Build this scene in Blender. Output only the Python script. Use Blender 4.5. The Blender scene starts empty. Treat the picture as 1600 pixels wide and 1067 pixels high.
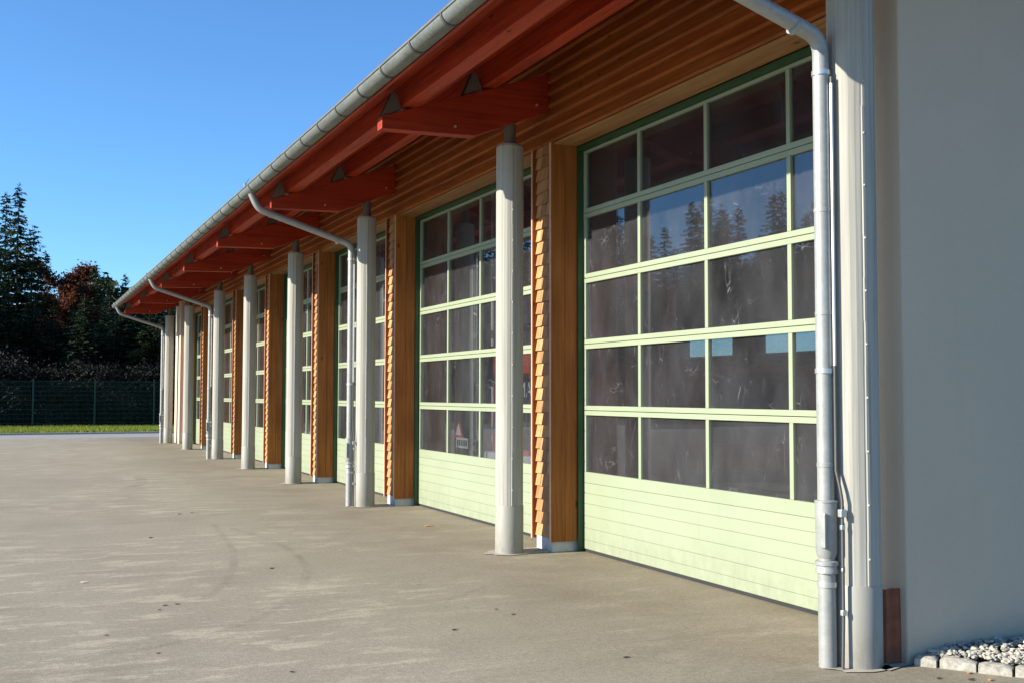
import bpy, math, random
import numpy as np
from mathutils import Vector, Matrix
random.seed(7); rng = np.random.default_rng(7)
S = bpy.context.scene
COL = S.collection
PI = math.pi
# ------------------------------------------------------------------ camera
YAW, PITCH, ROLL, FPX = .4316, .0489, .0017, 1687.6
CAMP = Vector((-4.4552, 0, 1.55))
Fv = Vector((math.sin(YAW)*math.cos(PITCH), math.cos(YAW)*math.cos(PITCH), math.sin(PITCH)))
Rv = Vector((math.cos(YAW), -math.sin(YAW), 0)); Uv = Rv.cross(Fv)
Ri = Rv*math.cos(ROLL) + Uv*math.sin(ROLL); Ui = -Rv*math.sin(ROLL) + Uv*math.cos(ROLL)
cam = bpy.data.objects.new('camera', bpy.data.cameras.new('camera')); COL.objects.link(cam)
cam.matrix_world = Matrix(((Ri.x, Ui.x, -Fv.x, CAMP.x), (Ri.y, Ui.y, -Fv.y, CAMP.y), (Ri.z, Ui.z, -Fv.z, CAMP.z), (0, 0, 0, 1)))
cam.data.sensor_width = 36; cam.data.lens = FPX/1600*36
cam.data.clip_start = .05; cam.data.clip_end = 3000
S.camera = cam
def ground_px(x, y, z=0.0):
    d = Fv + Ri*((x-800)/FPX) - Ui*((y-533.5)/FPX)
    return CAMP + d*((z-CAMP.z)/d.z)
# ------------------------------------------------------------------ light
EL, AZ = math.radians(24.4), math.radians(7.5)
sdir = Vector((-math.cos(EL)*math.cos(AZ), math.cos(EL)*math.sin(AZ), math.sin(EL)))
w = bpy.data.worlds.new('World'); S.world = w; w.use_nodes = True
nt = w.node_tree; nt.nodes.clear()
sky = nt.nodes.new('ShaderNodeTexSky'); sky.sky_type = 'NISHITA'; sky.sun_disc = False
sky.sun_elevation = EL; sky.sun_rotation = math.atan2(sdir.x, sdir.y)
sky.altitude = 600; sky.air_density = 1.0; sky.dust_density = .4; sky.ozone_density = 2.2
bg = nt.nodes.new('ShaderNodeBackground'); bg.inputs[1].default_value = .086
wo = nt.nodes.new('ShaderNodeOutputWorld')
tint = nt.nodes.new('ShaderNodeMix'); tint.data_type = 'RGBA'; tint.blend_type = 'MULTIPLY'; tint.inputs[0].default_value = 1; tint.inputs[7].default_value = (.63, 1.02, 1.38, 1)
nt.links.new(sky.outputs[0], tint.inputs[6]); nt.links.new(tint.outputs[2], bg.inputs[0]); nt.links.new(bg.outputs[0], wo.inputs[0])
sl = bpy.data.lights.new('sun', 'SUN'); sl.energy = 5.0; sl.angle = math.radians(.5); sl.color = (1, .93, .80)
so = bpy.data.objects.new('sun', sl); COL.objects.link(so); so.rotation_euler = sdir.to_track_quat('Z', 'Y').to_euler(); so.location = (-20, 10, 30)
S.view_settings.view_transform = 'Standard'; S.view_settings.look = 'None'; S.view_settings.gamma = 1
S.view_settings.exposure = .98
S.view_settings.use_curve_mapping = False
# ------------------------------------------------------------------ materials
class NM:
    def __init__(s, name):
        s.m = bpy.data.materials.new(name); s.m.use_nodes = True; s.t = s.m.node_tree; s.t.nodes.clear()
        s.out = s.n('ShaderNodeOutputMaterial')
    def n(s, typ, **kw):
        nd = s.t.nodes.new(typ)
        for k, v in kw.items(): setattr(nd, k, v)
        return nd
    def l(s, a, b): s.t.links.new(a, b)
    def coords(s, scale=(1, 1, 1), rot=(0, 0, 0), rnd=0):
        tc = s.n('ShaderNodeTexCoord'); mp = s.n('ShaderNodeMapping')
        mp.inputs['Scale'].default_value = scale; mp.inputs['Rotation'].default_value = rot
        src = tc.outputs['Object']
        if rnd:
            oi = s.n('ShaderNodeObjectInfo'); m = s.n('ShaderNodeMath', operation='MULTIPLY'); m.inputs[1].default_value = rnd
            s.l(oi.outputs['Random'], m.inputs[0]); ad = s.n('ShaderNodeVectorMath', operation='ADD')
            s.l(src, ad.inputs[0]); s.l(m.outputs[0], ad.inputs[1]); src = ad.outputs[0]
        s.l(src, mp.inputs[0]); return mp.outputs[0]
    def noise(s, vec, scale, detail=4, rough=.55, dist=0):
        nd = s.n('ShaderNodeTexNoise'); nd.inputs['Scale'].default_value = scale; nd.inputs['Detail'].default_value = detail
        nd.inputs['Roughness'].default_value = rough; nd.inputs['Distortion'].default_value = dist
        s.l(vec, nd.inputs['Vector']); return nd.outputs['Fac']
    def ramp(s, fac, stops):
        r = s.n('ShaderNodeValToRGB'); e = r.color_ramp.elements
        while len(e) < len(stops): e.new(.5)
        for i, (p, c) in enumerate(stops):
            e[i].position = p; e[i].color = (c if len(c) == 4 else (*c, 1)) if not isinstance(c, (int, float)) else (c, c, c, 1)
        s.l(fac, r.inputs[0]); return r.outputs['Color']
    def mix(s, fac, a, b, blend='MIX'):
        m = s.n('ShaderNodeMix', data_type='RGBA', blend_type=blend)
        for sock, v in ((m.inputs[0], fac), (m.inputs[6], a), (m.inputs[7], b)):
            if isinstance(v, (int, float)): sock.default_value = v
            elif isinstance(v, tuple): sock.default_value = (*v, 1) if len(v) == 3 else v
            else: s.l(v, sock)
        return m.outputs[2]
    def math(s, op, a, b=None):
        m = s.n('ShaderNodeMath', operation=op)
        for i, v in enumerate((a, b)):
            if v is None: continue
            if isinstance(v, (int, float)): m.inputs[i].default_value = v
            else: s.l(v, m.inputs[i])
        return m.outputs[0]
    def bsdf(s, col, rough=.6, metal=0, bump=None, bstr=.2, bdist=.01, spec=.5):
        b = s.n('ShaderNodeBsdfPrincipled')
        for k, v in (('Base Color', col), ('Roughness', rough), ('Metallic', metal), ('Specular IOR Level', spec)):
            if isinstance(v, (int, float)): b.inputs[k].default_value = v
            elif isinstance(v, tuple): b.inputs[k].default_value = (*v, 1)
            else: s.l(v, b.inputs[k])
        if bump is not None:
            bp = s.n('ShaderNodeBump'); bp.inputs['Strength'].default_value = bstr; bp.inputs['Distance'].default_value = bdist
            s.l(bump, bp.inputs['Height']); s.l(bp.outputs[0], b.inputs['Normal'])
        return b.outputs[0]
    def done(s, sh): s.l(sh, s.out.inputs['Surface']); return s.m
def mat_plain(name, col, rough=.6, metal=0, var=.12, scale=6, spec=.5):
    m = NM(name); v = m.coords(rnd=11); f = m.noise(v, scale, 5)
    c = m.ramp(f, [(.3, tuple(x*(1-var) for x in col)), (.7, tuple(min(1, x*(1+var)) for x in col))])
    return m.done(m.bsdf(c, rough, metal, m.noise(v, scale*14, 3), .08, .004, spec))
def mat_wood(name, dark, mid, light, axis, rough=.65, knots=True, vary=.25):
    m = NM(name); sc = [26, 26, 26]; sc[axis] = 1.1
    v = m.coords(tuple(sc), rnd=37)
    g = m.noise(v, 1.0, 6, .6, .6)
    c = m.ramp(g, [(.25, dark), (.5, mid), (.78, light)])
    if knots:
        ks = [7.5, 7.5, 7.5]; ks[axis] = 3.2
        kv = m.coords(tuple(ks), rnd=37); vo = m.n('ShaderNodeTexVoronoi'); vo.inputs['Scale'].default_value = 1; vo.inputs['Randomness'].default_value = 1
        m.l(kv, vo.inputs['Vector'])
        kf = m.ramp(vo.outputs['Distance'], [(.05, 1), (.16, 0)])
        gate = m.ramp(m.noise(kv, .6, 1), [(.53, 0), (.57, 1)])
        kk = m.math('MULTIPLY', kf, gate)
        c = m.mix(kk, c, tuple(x*.28 for x in dark))
    oi = m.n('ShaderNodeObjectInfo')
    c = m.mix(1.0, c, m.ramp(oi.outputs['Random'], [(0, 1-vary), (1, 1.0)]), 'MULTIPLY')
    big = m.noise(m.coords((1.4, 1.4, 1.4), rnd=5), 1, 3)
    c = m.mix(1.0, c, m.ramp(big, [(.3, .78), (.7, 1.0)]), 'MULTIPLY')
    return m.done(m.bsdf(c, rough, 0, g, .25, .003, .35))
MT = {}
MT['larch'] = mat_wood('larch_cladding', (.16, .041, .005), (.34, .092, .011), (.46, .145, .022), 1)
MT['larch_v'] = mat_wood('larch_upright', (.19, .056, .007), (.35, .112, .015), (.45, .165, .027), 2)
MT['lintel'] = mat_wood('larch_lintel', (.22, .10, .03), (.38, .19, .066), (.47, .27, .10), 1)
MT['shingle'] = mat_wood('larch_shingle', (.42, .19, .065), (.60, .31, .125), (.72, .42, .19), 2, vary=.4, knots=False)
MT['red'] = mat_wood('red_stained_timber', (.17, .012, .0016), (.40, .036, .0038), (.54, .064, .008), 1, knots=True, vary=.12)
MT['red_x'] = mat_wood('red_stained_beam', (.18, .011, .0016), (.35, .027, .003), (.46, .046, .006), 0, knots=False, vary=.12)
MT['trim'] = mat_plain('copper_red_trim', (.62, .36, .27), .45)
MT['white'] = None
def mat_render():
    m = NM('white_render'); v = m.coords(); big = m.noise(v, .7, 5, .6)
    c = m.ramp(big, [(.3, (.505, .425, .325)), (.7, (.55, .465, .355))])
    low = m.n('ShaderNodeSeparateXYZ'); m.l(v, low.inputs[0])
    stk = m.noise(m.coords((3.2, 3.2, .22)), 1, 6, .7)
    c = m.mix(m.ramp(stk, [(.52, 0), (.72, .35)]), c, (.44, .375, .285))
    c = m.mix(1.0, c, m.ramp(m.noise(v, 60, 5, .75), [(.3, .94), (.7, 1.0)]), 'MULTIPLY')
    spl = m.math('MULTIPLY', m.ramp(low.outputs[2], [(.03, 1), (.22, 0)]), m.noise(v, 9, 5, .7))
    c = m.mix(spl, c, (.30, .26, .21))
    return m.done(m.bsdf(c, .9, 0, m.noise(v, 190, 3, .7), .45, .004, .2))
MT['white'] = mat_render()
def mat_column():
    m = NM('painted_column'); v = m.coords((1, 1, 1), rnd=13)
    g = m.noise(m.coords((42, 42, .8), rnd=13), 1, 5, .6)
    c = m.ramp(g, [(.25, (.245, .235, .205)), (.55, (.36, .347, .303)), (.8, (.42, .405, .355))])
    st = m.noise(m.coords((5, 5, 1.2), rnd=13), 1, 6, .65)
    c = m.mix(m.ramp(st, [(.55, 0), (.75, .35)]), c, (.24, .225, .185))

    return m.done(m.bsdf(c, .7, 0, g, .55, .004, .3))
MT['column'] = mat_column()
MT['sleeve'] = mat_plain('steel_sleeve', (.29, .278, .24), .5, .0, .14, 5)
def mat_zinc(name, a, b, rough):
    m = NM(name); v = m.coords((1, 1, 1), rnd=9); f = m.noise(m.coords((7, 2.2, 7), rnd=9), 1, 6, .65); vo = m.noise(v, 38, 3)
    c = m.mix(.35, m.ramp(f, [(.3, a), (.7, b)]), m.ramp(vo, [(.35, a), (.65, b)]))
    return m.done(m.bsdf(c, rough, .3, vo, .08, .003, .5))
MT['zinc'] = mat_zinc('zinc_pipe', (.27, .275, .26), (.38, .385, .365), .5)
MT['gutter'] = mat_zinc('zinc_gutter', (.10, .112, .102), (.22, .24, .222), .6)
MT['strap'] = mat_plain('dark_strap', (.09, .09, .085), .6, .3)
MT['steel'] = mat_plain('grey_steel', (.13, .115, .10), .6, .3)
MT['clamp'] = mat_plain('bright_clamp', (.62, .62, .60), .35, .7)
MT['green'] = mat_plain('pastel_green_door', (.283, .322, .214), .42, 0, .05, 1.5)
MT['green_panel'] = mat_plain('pastel_green_panel', (.286, .325, .217), .45, 0, .06, 1.2)
def mat_dirty(name, col, rough, dirt, top, amount):
    m = NM(name); v = m.coords(); c = m.ramp(m.noise(v, 1.3, 5, .6), [(.3, tuple(x*.95 for x in col)), (.7, tuple(x*1.05 for x in col))])
    z = m.n('ShaderNodeSeparateXYZ'); m.l(v, z.inputs[0])
    lo = m.ramp(z.outputs[2], [(0, 1), (top, 0)])
    sp = m.ramp(m.noise(m.coords((6, 6, 3)), 1.6, 6, .75), [(.38, 0), (.68, 1)])
    c = m.mix(m.math('MULTIPLY', m.math('MULTIPLY', lo, sp), amount), c, dirt)
    st = m.ramp(m.noise(m.coords((14, 14, .5)), 1, 5, .7), [(.55, 0), (.8, .16)])
    c = m.mix(st, c, dirt)
    return m.done(m.bsdf(c, rough, 0, m.noise(v, 60, 3), .06, .003, .45))
MT['green_panel'] = mat_dirty('pastel_green_panel', (.286, .325, .217), .45, (.19, .17, .12), .42, .55)
MT['sleeve'] = mat_dirty('steel_sleeve', (.29, .278, .24), .55, (.15, .13, .095), .30, .7)
MT['dgreen'] = mat_plain('dark_green_frame', (.014, .055, .015), .5, 0, .1)
MT['rubber'] = mat_plain('rubber_seal', (.02, .02, .02), .8)
MT['plinth'] = mat_plain('concrete_plinth', (.55, .54, .50), .85, 0, .15, 9)
MT['apron'] = mat_plain('pale_mortar', (.34, .315, .255), .95, 0, .2, 12)
MT['tile'] = mat_plain('clay_tile', (.22, .072, .034), .75, 0, .25, 10)
MT['granite'] = mat_plain('granite_sett', (.34, .32, .27), .9, 0, .35, 40)
MT['roof'] = mat_plain('roof_covering', (.12, .05, .035), .8)
MT['inner'] = mat_plain('hall_wall', (.20, .19, .185), .9)
MT['innerfloor'] = mat_plain('hall_floor', (.11, .107, .105), .7)
MT['engine_red'] = mat_plain('engine_red', (.72, .085, .022), .3, 0, .05)
MT['black'] = mat_plain('black_plastic', (.02, .02, .022), .5)
MT['chrome'] = mat_plain('brushed_alloy', (.5, .5, .5), .35, .8)
MT['whitep'] = mat_plain('white_paint', (.75, .75, .73), .5)
MT['blue'] = mat_plain('blue_lens', (.02, .06, .5), .2)
MT['redp'] = mat_plain('red_reflective', (.65, .02, .03), .45)
def mat_glass():
    m = NM('scratched_pane'); v = m.coords((1, 1, 1), rnd=53)
    wv = m.n('ShaderNodeVectorMath', operation='ADD'); nz = m.n('ShaderNodeTexNoise'); nz.inputs['Scale'].default_value = 2.3; nz.inputs['Detail'].default_value = 3
    m.l(v, nz.inputs['Vector']); sc = m.n('ShaderNodeVectorMath', operation='SCALE'); sc.inputs['Scale'].default_value = .03
    m.l(nz.outputs['Color'], sc.inputs[0]); m.l(v, wv.inputs[0]); m.l(sc.outputs[0], wv.inputs[1])
    lines = None
    for k, (s, rot, wd, lo) in enumerate(((7.3, .6, .011, .60), (13.2, -.5, .017, .60), (4.1, 1.2, .005, .54))):
        mp = m.n('ShaderNodeMapping'); mp.inputs['Scale'].default_value = (1, 1.9, .55) if k != 1 else (1, .8, 1.6); mp.inputs['Rotation'].default_value = (rot, 0, 0)
        m.l(wv.outputs[0], mp.inputs[0])
        vo = m.n('ShaderNodeTexVoronoi', feature='DISTANCE_TO_EDGE'); vo.inputs['Scale'].default_value = s; m.l(mp.outputs[0], vo.inputs['Vector'])
        ln = m.ramp(vo.outputs['Distance'], [(wd*.35, 1), (wd, 0)])
        gt = m.ramp(m.noise(mp.outputs[0], 2.3+k, 3, .6), [(lo, 0), (lo+.1, 1)])
        x = m.math('MULTIPLY', ln, gt); lines = x if lines is None else m.math('MAXIMUM', lines, x)
    cloud = m.ramp(m.noise(m.coords((1, 1.5, .8), rnd=53), 1.6, 5, .6), [(.3, .014), (.72, .048)])
    blot = m.ramp(m.noise(v, 11, 4, .7), [(.66, 0), (.80, .12)])
    haze = m.math('MAXIMUM', m.math('MAXIMUM', cloud, blot), m.math('MULTIPLY', lines, .26))
    tr = m.n('ShaderNodeBsdfTransparent'); tr.inputs[0].default_value = (.62, .64, .66, 1)
    df = m.n('ShaderNodeBsdfDiffuse'); df.inputs[0].default_value = (.66, .65, .70, 1)
    gl = m.n('ShaderNodeBsdfGlossy'); gl.inputs['Roughness'].default_value = .012; gl.inputs[0].default_value = (.95, .97, 1, 1)
    bn = m.noise(v, 1.7, 2); bp = m.n('ShaderNodeBump'); bp.inputs['Strength'].default_value = .006; bp.inputs['Distance'].default_value = .02; m.l(bn, bp.inputs['Height']); m.l(bp.outputs[0], gl.inputs['Normal'])
    fr = m.n('ShaderNodeFresnel'); gg = m.n('ShaderNodeNewGeometry'); m.l(m.math('SUBTRACT', 1.5, m.math('MULTIPLY', gg.outputs['Backfacing'], 1.5-1/1.5)), fr.inputs[0])
    a = m.n('ShaderNodeMixShader'); m.l(haze, a.inputs[0]); m.l(tr.outputs[0], a.inputs[1]); m.l(df.outputs[0], a.inputs[2])
    b = m.n('ShaderNodeMixShader'); m.l(m.math('MINIMUM', m.math('MULTIPLY', fr.outputs[0], 1.15), 1.0), b.inputs[0]); m.l(a.outputs[0], b.inputs[1]); m.l(gl.outputs[0], b.inputs[2])
    return m.done(b.outputs[0])
MT['glass'] = mat_glass()
def mat_clear():
    m = NM('clear_glass'); tr = m.n('ShaderNodeBsdfTransparent'); tr.inputs[0].default_value = (.85, .88, .88, 1); gl = m.n('ShaderNodeBsdfGlossy'); gl.inputs['Roughness'].default_value = .02
    fr = m.n('ShaderNodeFresnel'); gg = m.n('ShaderNodeNewGeometry'); m.l(m.math('SUBTRACT', 1.45, m.math('MULTIPLY', gg.outputs['Backfacing'], 1.45-1/1.45)), fr.inputs[0]); b = m.n('ShaderNodeMixShader'); m.l(fr.outputs[0], b.inputs[0]); m.l(tr.outputs[0], b.inputs[1]); m.l(gl.outputs[0], b.inputs[2]); return m.done(b.outputs[0])
MT['clear'] = mat_clear()
def mat_asphalt():
    m = NM('worn_asphalt'); v = m.coords()
    big = m.noise(v, .22, 5, .6); mid = m.noise(v, 1.3, 5, .62)
    c = m.ramp(big, [(.3, (0.302, 0.263, 0.193)), (.7, (0.368, 0.324, 0.243))])
    c = m.mix(m.ramp(mid, [(.35, .0), (.7, .5)]), c, (0.420, 0.370, 0.280))
    # worn pale streaks lying across the yard
    sv = m.coords((1.25, 3.4, 1), (0, 0, .40)); st = m.noise(sv, 1.25, 6, .7, .25)
    gate = m.ramp(m.noise(v, .33, 2), [(.40, 0), (.52, 1)])
    c = m.mix(m.math('MULTIPLY', m.ramp(st, [(.52, 0), (.60, .55)]), gate), c, (0.587, 0.519, 0.382))
    d2 = m.noise(m.coords((.5, 1.9, 1), (0, 0, .1)), 1.1, 5, .7, .4)
    c = m.mix(m.ramp(d2, [(.55, 0), (.72, .55)]), c, (0.232, 0.198, 0.138))
    # grime along the doors
    sx = m.n('ShaderNodeSeparateXYZ'); m.l(v, sx.inputs[0])
    gm = m.math('MULTIPLY', m.ramp(m.math('ADD', m.math('MULTIPLY', sx.outputs[0], .2), .6), [(.16, 0), (.5, .9)]), m.ramp(m.noise(v, .9, 5, .65), [(.3, .35), (.65, 1)]))
    c = m.mix(gm, c, (0.217, 0.182, 0.124))
    # hairline cracks and dark spots
    vo = m.n('ShaderNodeTexVoronoi'); vo.inputs['Scale'].default_value = 1.1; m.l(v, vo.inputs['Vector'])
    c = m.mix(m.ramp(vo.outputs['Distance'], [(.008, .6), (.018, 0)]), c, (0.070, 0.059, 0.047))
    sp = m.noise(v, 95, 3, .75); c = m.mix(m.ramp(sp, [(.36, .65), (.52, 0)]), c, (0.140, 0.125, 0.095))
    c = m.mix(m.ramp(sp, [(.60, 0), (.74, .6)]), c, (0.587, 0.549, 0.447))
    sp2 = m.noise(v, 28, 4, .7); c = m.mix(1.0, c, m.ramp(sp2, [(.3, .74), (.7, 1.04)]), 'MULTIPLY')
    h = m.math('ADD', m.math('MULTIPLY', sp, .5), m.math('MULTIPLY', m.noise(v, 4, 4), .8))
    return m.done(m.bsdf(c, .9, 0, h, .55, .012, .25))
MT['asphalt'] = mat_asphalt()
MT['road'] = mat_plain('road_asphalt', (.27, .265, .26), .9, 0, .12, 2)
def mat_ground(name, a, b, sc):
    m = NM(name); v = m.coords(); c = m.ramp(m.noise(v, sc, 6, .65), [(.3, a), (.7, b)])
    return m.done(m.bsdf(c, .95, 0, m.noise(v, sc*8, 4), .6, .05, .1))
MT['soil'] = mat_ground('forest_soil', (.025, .018, .010), (.06, .045, .022), 1.2)
MT['turf'] = mat_ground('turf_soil', (.05, .075, .015), (.10, .13, .03), 2.0)
def mat_leaf(name, a, b, trans=.25):
    m = NM(name); g = m.n('ShaderNodeNewGeometry'); oi = m.n('ShaderNodeObjectInfo')
    c = m.ramp(g.outputs['Random Per Island'], [(0, a), (1, b)])
    c = m.mix(1.0, c, m.ramp(oi.outputs['Random'], [(0, .7), (1, 1.0)]), 'MULTIPLY')
    d = m.bsdf(c, .7, 0, None, spec=.2); t = m.n('ShaderNodeBsdfTranslucent'); m.l(c, t.inputs[0])
    x = m.n('ShaderNodeMixShader'); x.inputs[0].default_value = trans; m.l(d, x.inputs[1]); m.l(t.outputs[0], x.inputs[2])
    return m.done(x.outputs[0])
MT['needle'] = mat_leaf('spruce_needles', (.014, .030, .014), (.050, .075, .030), .12)
MT['beech'] = mat_leaf('rust_beech_leaves', (.07, .020, .008), (.19, .055, .018), .3)
MT['broad'] = mat_leaf('green_leaves', (.030, .045, .012), (.095, .105, .028), .3)
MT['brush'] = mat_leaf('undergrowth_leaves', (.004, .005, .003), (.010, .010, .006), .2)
MT['grass'] = mat_leaf('grass_blades', (.15, .21, .02), (.32, .36, .06), .35)
MT['bark'] = mat_plain('bark', (.075, .06, .048), .95, 0, .3, 8)
MT['fence'] = mat_plain('green_coated_wire', (.007, .045, .030), .5)
MT['gravel'] = mat_leaf('pale_gravel', (.36, .33, .27), (.64, .60, .52), 0)
MT['leaf_o'] = mat_plain('dry_leaf', (.50, .20, .06), .8, 0, .3, 30)
MT['leaf_d'] = mat_plain('dark_dry_leaf', (.05, .038, .028), .9, 0, .3, 30)
MT['paper'] = mat_plain('paper_scrap', (.75, .75, .75), .8)
def mat_mark():
    m = NM('tyre_mark'); v = m.coords(); f = m.ramp(m.noise(v, 2.2, 5, .7), [(.38, 0), (.65, .22)]); sp = m.ramp(m.noise(v, 90, 3, .7), [(.42, 0), (.55, 1)])
    fac = m.math('MULTIPLY', f, sp); tr = m.n('ShaderNodeBsdfTransparent'); d = m.n('ShaderNodeBsdfDiffuse'); d.inputs[0].default_value = (.085, .078, .065, 1)
    x = m.n('ShaderNodeMixShader'); m.l(fac, x.inputs[0]); m.l(tr.outputs[0], x.inputs[1]); m.l(d.outputs[0], x.inputs[2]); return m.done(x.outputs[0])
MT['mark'] = mat_mark()
# ------------------------------------------------------------------ mesh helpers
class MB:
    def __init__(s): s.v = []; s.f = []
    def add(s, vs, fs):
        o = len(s.v); s.v += [tuple(p) for p in vs]; s.f += [tuple(i+o for i in f) for f in fs]; return s
    def box(s, x0, x1, y0, y1, z0, z1):
        return s.add([(x0,y0,z0),(x1,y0,z0),(x1,y1,z0),(x0,y1,z0),(x0,y0,z1),(x1,y0,z1),(x1,y1,z1),(x0,y1,z1)],
                     [(0,3,2,1),(4,5,6,7),(0,1,5,4),(1,2,6,5),(2,3,7,6),(3,0,4,7)])
    def prism_y(s, poly, y0, y1):          # polygon in x,z swept along y
        n = len(poly); a = [(x, y0, z) for x, z in poly] + [(x, y1, z) for x, z in poly]
        return s.add(a, [tuple(range(n)), tuple(range(2*n-1, n-1, -1))] + [(i, i+n, (i+1) % n+n, (i+1) % n) for i in range(n)])
    def tube(s, pts, r, n=16, cap=True):
        pts = [Vector(p) for p in pts]; rs = r if isinstance(r, (list, tuple)) else [r]*len(pts)
        vs = []; ref = None
        for i, p in enumerate(pts):
            t = ((pts[min(i+1, len(pts)-1)] - p).normalized() + (p - pts[max(i-1, 0)]).normalized())
            t = t.normalized() if t.length > 1e-6 else Vector((0, 0, 1))
            if ref is None: ref = Vector((0, 1, 0)) if abs(t.y) < .9 else Vector((1, 0, 0))
            a = (ref - t*ref.dot(t)).normalized(); b = t.cross(a); ref = a
            for k in range(n):
                an = 2*PI*k/n; vs.append(p + (a*math.cos(an) + b*math.sin(an))*rs[i])
        fs = [(i*n+k, i*n+(k+1) % n, (i+1)*n+(k+1) % n, (i+1)*n+k) for i in range(len(pts)-1) for k in range(n)]
        if cap: fs += [tuple(range(n-1, -1, -1)), tuple(range((len(pts)-1)*n, len(pts)*n))]
        return s.add(vs, fs)
    def build(s, name, mat, parent=None, smooth=False, bevel=0):
        me = bpy.data.meshes.new(name); me.from_pydata(s.v, [], s.f); me.update()
        return link(name, me, mat, parent, smooth, bevel)
def link(name, me, mat, parent=None, smooth=False, bevel=0):
    if mat is not None and not me.materials: me.materials.append(MT[mat] if isinstance(mat, str) else mat)
    o = bpy.data.objects.new(name, me); COL.objects.link(o)
    if smooth:
        me.polygons.foreach_set('use_smooth', [True]*len(me.polygons))
        try: me.set_sharp_from_angle(angle=math.radians(40))
        except Exception: pass
    if bevel:
        b = o.modifiers.new('bevel', 'BEVEL'); b.width = bevel; b.segments = 2; b.limit_method = 'ANGLE'
    if parent is not None: attach(o, parent)
    return o
def wm(o):
    m = o.matrix_local if o.parent is None else wm(o.parent) @ o.matrix_parent_inverse @ Matrix.LocRotScale(o.location, o.rotation_euler, o.scale)
    return m if o.parent is not None else Matrix.LocRotScale(o.location, o.rotation_euler, o.scale)
def attach(o, p): o.parent = p; o.matrix_parent_inverse = wm(p).inverted()
def tag(o, label=None, cat=None, group=None, kind=None):
    for k, v in (('label', label), ('category', cat), ('group', group), ('kind', kind)):
        if v: o[k] = v
    return o
def empty(name, loc=(0, 0, 0)):
    o = bpy.data.objects.new(name, None); COL.objects.link(o); o.location = loc; return o
# ------------------------------------------------------------------ setting
CY = [4.895, 9.73, 14.56, 18.77, 22.78, 26.53, 31.44, 35.71]
YN, YF = 3.4, 36.4        # roof ends
def sheet(name, x0, x1, y0, y1, z, mat, nx=1, ny=1, amp=0):
    b = MB(); vs = [(x0+(x1-x0)*i/nx, y0+(y1-y0)*j/ny, z+(amp*math.sin(i*1.7+j*2.3) if 0 < i < nx and 0 < j < ny else 0)) for j in range(ny+1) for i in range(nx+1)]
    b.add(vs, [(j*(nx+1)+i, j*(nx+1)+i+1, (j+1)*(nx+1)+i+1, (j+1)*(nx+1)+i) for j in range(ny) for i in range(nx)])
    return tag(b.build(name, mat), kind='structure')
sheet('ground', -900, 900, -900, 900, -.03, 'soil')
sheet('asphalt_yard', -60, 20, -40, 41.2, 0, 'asphalt')
sheet('road', -200, 200, 41.2, 45.0, -.004, 'road')
# kerb between road and verge
b = MB().box(-80, 60, 45.0, 45.14, -.02, .07); tag(b.build('kerb', 'granite', bevel=.01), kind='structure')
sheet('grass_verge', -80, 60, 45.14, 52.5, .05, 'turf')
# tyre marks on the yard
def ribbon(pix, w):
    P = [ground_px(*q) for q in pix]; Q = []
    for i in range(len(P)-1):                       # Catmull-Rom
        p0, p1, p2, p3 = P[max(i-1, 0)], P[i], P[i+1], P[min(i+2, len(P)-1)]
        for t in np.linspace(0, 1, 8, endpoint=False).tolist():
            Q.append(.5*((2*p1) + (p2-p0)*t + (2*p0-5*p1+4*p2-p3)*t*t + (3*p1-p0-3*p2+p3)*t**3))
    Q.append(P[-1]); vs = []
    for i, p in enumerate(Q):
        t = (Q[min(i+1, len(Q)-1)] - Q[max(i-1, 0)]).normalized(); n = Vector((-t.y, t.x, 0))
        vs += [(p.x+n.x*w/2, p.y+n.y*w/2, .004), (p.x-n.x*w/2, p.y-n.y*w/2, .004)]
    return MB().add(vs, [(2*i, 2*i+1, 2*i+3, 2*i+2) for i in range(len(Q)-1)])
yard = bpy.data.objects['asphalt_yard']
for pix, wd in (([(330,815),(345,832),(360,853),(366,877),(356,904),(336,924),(300,945)], .07),
                ([(360,825),(407,838),(450,857),(473,877),(479,896),(469,920),(442,943),(391,971),(313,996),(235,1012),(164,1022)], .075),
                ([(480,962),(560,950),(640,944),(705,935),(760,915)], .05), ([(210,742),(222,750),(215,758),(190,765)], .2)):
    ribbon(pix, wd).build('tyre_mark', 'mark', yard)
# ------------------------------------------------------------------ the fire station
BLD = empty('fire_station', (.5, 20, 0))
tag(BLD, 'long fire station with red eaves, round columns and pale green glazed gates', 'building')
zs = lambda x: 4.90 + .354*x            # underside of the roof boarding
# roof slab
rx, rz = 6.6, zs(6.6)
b = MB().prism_y([(-1.56, zs(-1.56)+.03), (rx, rz+.03), (14.6, rz-.354*8+.03), (14.6, rz-.354*8+.19), (rx, rz+.2), (-1.56, zs(-1.56)+.13)], YN, YF); b.build('roof', 'roof', BLD)
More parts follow.
